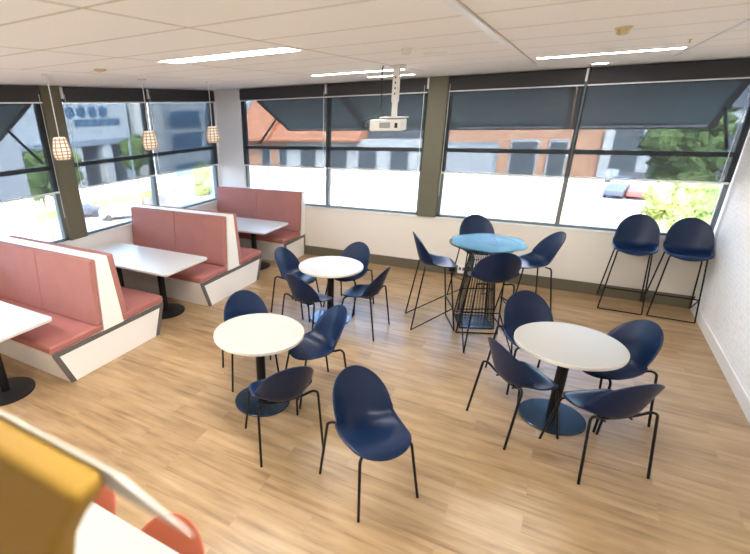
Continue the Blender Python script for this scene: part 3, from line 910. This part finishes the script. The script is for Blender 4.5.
# terrace with orange roof, straight across the street
org = (-3, 10, G)
t = thing('terrace_building', 'white terrace across the street with an orange tiled roof', 'building', org)
bpart('wall', MB().box(-6.9, -1.2, 10, 16, G, 1.35), M['bwhite'], t, org)
bpart('fascia_wall', MB().box(-1.2, 1.75, 9.9, 16, G, 1.42), M['bwhite'], t, org)
bpart('flat_roof', MB().box(-1.2, 1.75, 10.6, 16, 1.42, 2.2), M['darkroof'], t, org)
rf = MB().prism([(9.6, 1.36), (9.6, 1.46), (13.2, 4.0), (16.4, 1.46), (16.4, 1.36)], 0, -7.1, -1.0)
bpart('roof', rf, M['roof'], t, org)
bpart('roof', MB().prism([(9.4, 1.4), (9.4, 1.52), (11, 2.75), (12.6, 1.52), (12.6, 1.4)], 0, -6.7, -4.9), M['roof'], t, org)
for x0, x1, z0, z1 in ((-5.6, -5.12, -.3, 1.1), (-4.72, -4.27, -.3, 1.1), (-3.68, -2.92, -.4, 1.15), (-2.36, -1.55, -.4, 1.15)):
    w = bpart('window', MB().box(x0, x1, 9.96, 10.02, z0, z1), M['shutter'], t, org)
    bpart('pane', MB().box(x0 + .05, x1 - .05, 9.94, 9.97, z0 + .05, z1 - .05), M['pane'], w, org)
for x0, x1 in ((-1.08, -.3), (.18, .92)):
    w = bpart('window', MB().box(x0, x1, 9.86, 9.92, -.3, 1.1), M['shutter'], t, org)
    bpart('pane', MB().box(x0 + .05, x1 - .05, 9.84, 9.87, -.25, 1.05), M['pane'], w, org)
o = [c for c in t.children if c.name.startswith('wall')][0]
lw = bpart('brick_bay', MB().box(-6.88, -4.35, 9.97, 10.0, G, 1.34), M['obrick'], t, org)

# orange brick building, right of the column
org = (4.3, 10, G)
t = thing('brick_building', 'orange brick building across the street with roller shutters', 'building', org)
bpart('wall', MB().box(1.9, 6.7, 10, 18, G, 3.6), M['obrick'], t, org)
bpart('parapet', MB().box(1.85, 6.75, 9.95, 18.05, 3.6, 3.8), M['bwhite'], t, org)
w = bpart('doorway', MB().box(2.05, 3.85, 9.95, 10.02, G, 1.35), M['bgrey'], t, org)
bpart('shutter', MB().box(2.15, 3.75, 9.93, 9.96, G, 1.25), M['shutter'], w, org)
for x0, x1 in ((4.2, 5.04), (5.29, 5.85)):
    w = bpart('window', MB().box(x0, x1, 9.95, 10.02, -2.2, 1.45), M['shutter'], t, org)
    bpart('pane', MB().box(x0 + .06, x1 - .06, 9.93, 9.96, .2, 1.38), M['pane'], w, org)
bpart('corner_post', MB().box(6.7, 6.95, 9.9, 10.3, G, 1.7), M['bwhite'], t, org)
org = (2.9, 9.2, G)
t = thing('street_fence', 'white picket fence in front of the brick building', 'fence', org)
for k in range(9):
    bpart('picket', MB().box(2.1 + k * .2, 2.2 + k * .2, 9.2, 9.24, G, .2), M['bwhite'], t, org)
bpart('rail', MB().box(2.1, 3.8, 9.245, 9.28, -.05, .06).box(2.1, 3.8, 9.245, 9.28, -.6, -.5), M['bwhite'], t, org)

# grey shed far down the street
org = (20, 82, G)
t = thing('far_warehouse', 'grey warehouse far down the street behind the parked cars', 'building', org)
bpart('wall', MB().box(8.5, 40, 76, 90, G, 1.2), M['bgrey_lt'], t, org)
bpart('roof', MB().prism([(75.4, 1.2), (83, 5.0), (90.6, 1.2)], 0, 8, 41), M['darkroof'], t, org)
for k in range(3): bpart('door', MB().box(10.5 + k * 5, 14 + k * 5, 75.9, 76.02, G, -.6), M['pane'], t, org)

# left buildings
org = (-40, 24, G)
t = thing('office_block', 'blue grey office block with honeycomb windows beyond the left windows', 'building', org)
bpart('wall', MB().box(-52, -40, 14.5, 33.4, G, 5.4), M['bgrey_lt'], t, org)
bpart('soffit', MB().box(-40, -38.8, 14.5, 33.6, -.44, .14), M['bgrey'], t, org)
for k in range(5):
    c = Matrix.Translation((-40, 24.2 + k * 1.43, 3.0)) @ Matrix.Rotation(PI / 2, 4, 'Y')
    bpart('window', MB().lathe([(.62, -.05), (.62, .06)], 6, c), M['bluepane'], t, org)
for k in range(6):
    bpart('window', MB().box(-40.05, -39.9, 26 + k * 1.03, 26.8 + k * 1.03, 1.57, 2.26), M['bluepane'], t, org)
for k in range(4):
    bpart('pillar', MB().box(-39.9, -38.9, 16.6 + k * 3.9, 17.75 + k * 3.9, G, -.44), M['bwhite'], t, org)
    bpart('window', MB().box(-40.05, -39.95, 18 + k * 3.9, 20.3 + k * 3.9, -4.8, -.6), M['pane'], t, org)
org = (-40, 46, G)
t = thing('glass_office', 'pale blue office building with wide dark windows beyond the left windows', 'building', org)
bpart('wall', MB().box(-56, -40, 34.2, 62, G, 6.3), M['bgrey_lt'], t, org)
for z0, z1 in ((-5.6, -3.8), (-2.4, .14), (.7, 2.9)):
    for k in range(3):
        f = bpart('window', MB().box(-40.05, -39.85, 40.2 + k * 7, 46.4 + k * 7, z0, z1), M['bgrey'], t, org)
        bpart('pane', MB().box(-39.9, -39.8, 40.4 + k * 7, 46.2 + k * 7, z0 + .15, z1 - .15), M['bluepane'], f, org)
bpart('pier', MB().box(-39.95, -38.6, 34.3, 37.8, G, 6.3), M['bwhite'], t, org)
# white tower wall at the very left
org = (-9, -1.2, G)
t = thing('white_tower', 'bright white building corner at the left photo edge', 'building', org)
bpart('wall', MB().box(-12, -9, -4.5, 1.3, G, 3.4), M['bgrey_lt'], t, org)
bpart('cornice', MB().box(-12.1, -8.9, -4.6, 1.4, 3.4, 3.7), M['bwhite'], t, org)
bpart('window', MB().box(-9.02, -8.96, -3.6, -2.4, .4, 2.2), M['pane'], t, org)

def blob_tree(x, y, h, r, name, label, mat, seed, cat='tree', trunk=True, squash=1.0):
    rnd = random.Random(seed)
    t = thing(name, label, cat, (x, y, G))
    mb = MB()
    for k in range(26):
        a = rnd.uniform(0, 2 * PI); q = rnd.uniform(0, .75) * r; zz = h - r * squash + rnd.uniform(-.7, .75) * r * squash
        rr = r * rnd.uniform(.28, .46)
        n, mm = 10, 7
        v, f = [], []
        for i in range(mm + 1):
            th = PI * i / mm
            for j in range(n):
                ph = 2 * PI * j / n
                k2 = rr * (1 + rnd.uniform(-.22, .22))
                v.append((q * math.cos(a) + k2 * math.sin(th) * math.cos(ph), q * math.sin(a) + k2 * math.sin(th) * math.sin(ph), zz + k2 * math.cos(th)))
        for i in range(mm):
            for j in range(n): f.append((i * n + j, i * n + (j + 1) % n, (i + 1) * n + (j + 1) % n, (i + 1) * n + j))
        mb.add(v, f)
        # loose leaf sprays on the surface
        for s in range(60):
            th = rnd.uniform(0, PI); ph = rnd.uniform(0, 2 * PI); k2 = rr * rnd.uniform(.95, 1.25)
            c = Vector((q * math.cos(a) + k2 * math.sin(th) * math.cos(ph), q * math.sin(a) + k2 * math.sin(th) * math.sin(ph), zz + k2 * math.cos(th)))
            e = r * .075
            d1 = Vector((rnd.uniform(-1, 1), rnd.uniform(-1, 1), rnd.uniform(-1, 1))).normalized() * e
            d2 = Vector((rnd.uniform(-1, 1), rnd.uniform(-1, 1), rnd.uniform(-1, 1))).normalized() * e
            mb.add([c - d1, c + d2, c + d1, c - d2], [(0, 1, 2, 3)])
    obj('crown', mb, mat, t)
    if trunk:
        obj('trunk', MB().lathe([(r * .11, 0), (r * .08, h * .3), (r * .05, h * .62)], 10), M['bark'], t, smooth=True)
    return t
blob_tree(11.2, 24.5, 9.2, 2.0, 'street_tree', 'tall green tree seen through the window by the right wall', M['leaf'], 1)
blob_tree(10.9, 19.6, 6.3, 1.6, 'street_tree', 'pale green bushy tree below the tall one, above the wall stools', M['leaf2'], 2)
blob_tree(13.4, 17.6, 10.6, 2.1, 'street_tree', 'green tree at the right photo edge outside', M['leaf'], 3)
blob_tree(-25.0, 11.5, 7.4, 1.7, 'street_tree', 'green tree beside the olive left column outside', M['leaf'], 4)
blob_tree(-33.0, 27.6, 7.3, 1.5, 'street_tree', 'dark green tree in front of the honeycomb office block', M['leaf'], 5)
blob_tree(-33.0, 37.8, 3.4, 1.6, 'street_tree', 'pale green tree outside the far left window, near the corner', M['leaf2'], 6)
blob_tree(-33.5, 19.5, 6.4, 1.3, 'street_tree', 'slim green tree left of the honeycomb office block', M['leaf2'], 8)
def make_car(label, mat):
    t = thing('parked_car', label, 'car', group='cars parked outside')
    prof = [(-2.1, .35), (2.1, .35), (2.12, .7), (2.0, .86), (1.1, .95), (.55, 1.4), (-1.1, 1.42), (-1.75, .98), (-2.1, .9)]
    obj('body', MB().prism(prof, 1, -.85, .85), mat, t, bevel=.08, segs=3)
    gl = MB()
    for s in (-1, 1): gl.prism([(1.0, .97), (.5, 1.34), (-1.05, 1.36), (-1.55, 1.0)], 1, s * .845, s * .862)
    obj('side_glass', gl, M['pane'], t)
    for x in (-1.3, 1.3):
        for s in (-1, 1):
            obj('wheel', MB().lathe([(.2, -.1), (.33, -.1), (.33, .1), (.2, .1)], 18, Matrix.Translation((x, s * .78, .33)) @ Matrix.Rotation(PI / 2, 4, 'X')), M['tyre'], t)
    return t
cars = [(10.6, 66.0, 1.5, 'carwhite', 'white car parked farthest down the street on the right'),
        (11.6, 59.5, 1.35, 'carsilver', 'silver car parked behind the red one on the right street'),
        (12.9, 53.5, 1.3, 'carred', 'red car parked nearest the green trees on the right'),
        (10.9, 53.5, 1.3, 'cardark', 'dark car parked just left of the red one on the right street'),
        (-31.5, 23.3, .9, 'carsilver', 'silver car parked outside the middle left window'),
        (-36.0, 22.0, .9, 'cardark', 'dark car parked outside behind the silver one on the left'),
        (-34.5, 13.5, 1.1, 'carwhite', 'white car parked outside the leftmost window')]
for x, y, a, m, lab in cars:
    c = make_car(lab, M[m]); c.location = (x, y, G); c.rotation_euler = (0, 0, a)
o = obj('street_lamp', MB().tube([(-27, 21.6, G), (-27, 21.6, .5)], .08, 8), M['bgrey'], org=(-27, 21.6, G), smooth=True)
tag(o, 'thin grey street pole beyond the middle left window', 'pole')
hb = MB()
rnd = random.Random(5)
for k in range(1):
    hb.box(-38.7, -38.2, 15, 34, G, G + .8)
o = obj('hedge', hb, M['leaf2'], org=(-38.45, 24, G)); tag(o, 'low clipped hedge along the street on the left', 'hedge')

# ------------------------------------------------------------------ light
world = bpy.data.worlds.new('sky'); sc.world = world
world.use_nodes = True
nt = world.node_tree
nt.nodes.clear()
out = nt.nodes.new('ShaderNodeOutputWorld'); bg = nt.nodes.new('ShaderNodeBackground')
sky = nt.nodes.new('ShaderNodeTexSky'); sky.sky_type = 'NISHITA'; sky.sun_disc = False
sky.sun_elevation = math.radians(48); sky.sun_rotation = math.radians(150); sky.air_density = 1.0; sky.dust_density = 2.0
bg.inputs[1].default_value = .68
nt.links.new(sky.outputs[0], bg.inputs[0]); nt.links.new(bg.outputs[0], out.inputs[0])

sun = bpy.data.lights.new('sun', 'SUN'); sun.energy = 2.5; sun.angle = math.radians(1.0); sun.color = (1, .95, .86)
so = bpy.data.objects.new('sun', sun); COL.objects.link(so)
so.rotation_euler = Vector((-.45, .72, -.85)).to_track_quat('-Z', 'Y').to_euler()

def portal(loc, rot, sx, sy):
    l = bpy.data.lights.new('window_portal', 'AREA'); l.shape = 'RECTANGLE'; l.size = sx; l.size_y = sy
    l.cycles.is_portal = True
    o = bpy.data.objects.new('window_portal', l); COL.objects.link(o); o.location = loc; o.rotation_euler = rot
portal((2.32, .14, 1.92), (-PI / 2, 0, 0), 3.35, 2.0)
portal((5.95, .14, 1.92), (-PI / 2, 0, 0), 3.4, 2.0)
portal((-.14, -1.65, 1.92), (0, -PI / 2, 0), 2.0, 3.25)
portal((-.14, -5.07, 1.92), (0, -PI / 2, 0), 2.0, 3.1)

# ------------------------------------------------------------------ camera
cam = bpy.data.cameras.new('camera'); co = bpy.data.objects.new('camera', cam); COL.objects.link(co)
F, CX, CY = 457.194, 279.464, 303.065
cam.sensor_fit = 'HORIZONTAL'; cam.sensor_width = 36
cam.lens = F / 750 * 36
cam.shift_x = (375 - CX) / 750
cam.shift_y = (CY - 277) / 750
yaw, pitch, roll = .557281, -.398999, -.031827
right = Vector((math.cos(yaw), math.sin(yaw), 0)); fw = Vector((-math.sin(yaw), math.cos(yaw), 0)); up = Vector((0, 0, 1))
f2 = fw * math.cos(pitch) + up * math.sin(pitch); u2 = -fw * math.sin(pitch) + up * math.cos(pitch)
r3 = right * math.cos(roll) + u2 * math.sin(roll); u3 = -right * math.sin(roll) + u2 * math.cos(roll)
mt = Matrix(((r3.x, u3.x, -f2.x), (r3.y, u3.y, -f2.y), (r3.z, u3.z, -f2.z))).to_4x4()
mt.translation = (5.9423, -7.4574, 2.5516)
co.matrix_world = mt
cam.dof.use_dof = True; cam.dof.focus_distance = 4.6; cam.dof.aperture_fstop = 1.3
cam.clip_start = .05; cam.clip_end = 400
sc.camera = co

sc.view_settings.view_transform = 'Standard'
sc.view_settings.look = 'None'
sc.view_settings.gamma = 1
sc.view_settings.use_curve_mapping = False
sc.view_settings.exposure = 2.03
try:
    sc.cycles.use_denoising = True
    sc.cycles.denoiser = 'OPENIMAGEDENOISE'
    sc.cycles.max_bounces = 10
    sc.cycles.diffuse_bounces = 5
    sc.cycles.transparent_max_bounces = 16
    sc.cycles.sample_clamp_indirect = 6
    sc.cycles.caustics_reflective = False
    sc.cycles.caustics_refractive = False
except Exception:
    pass
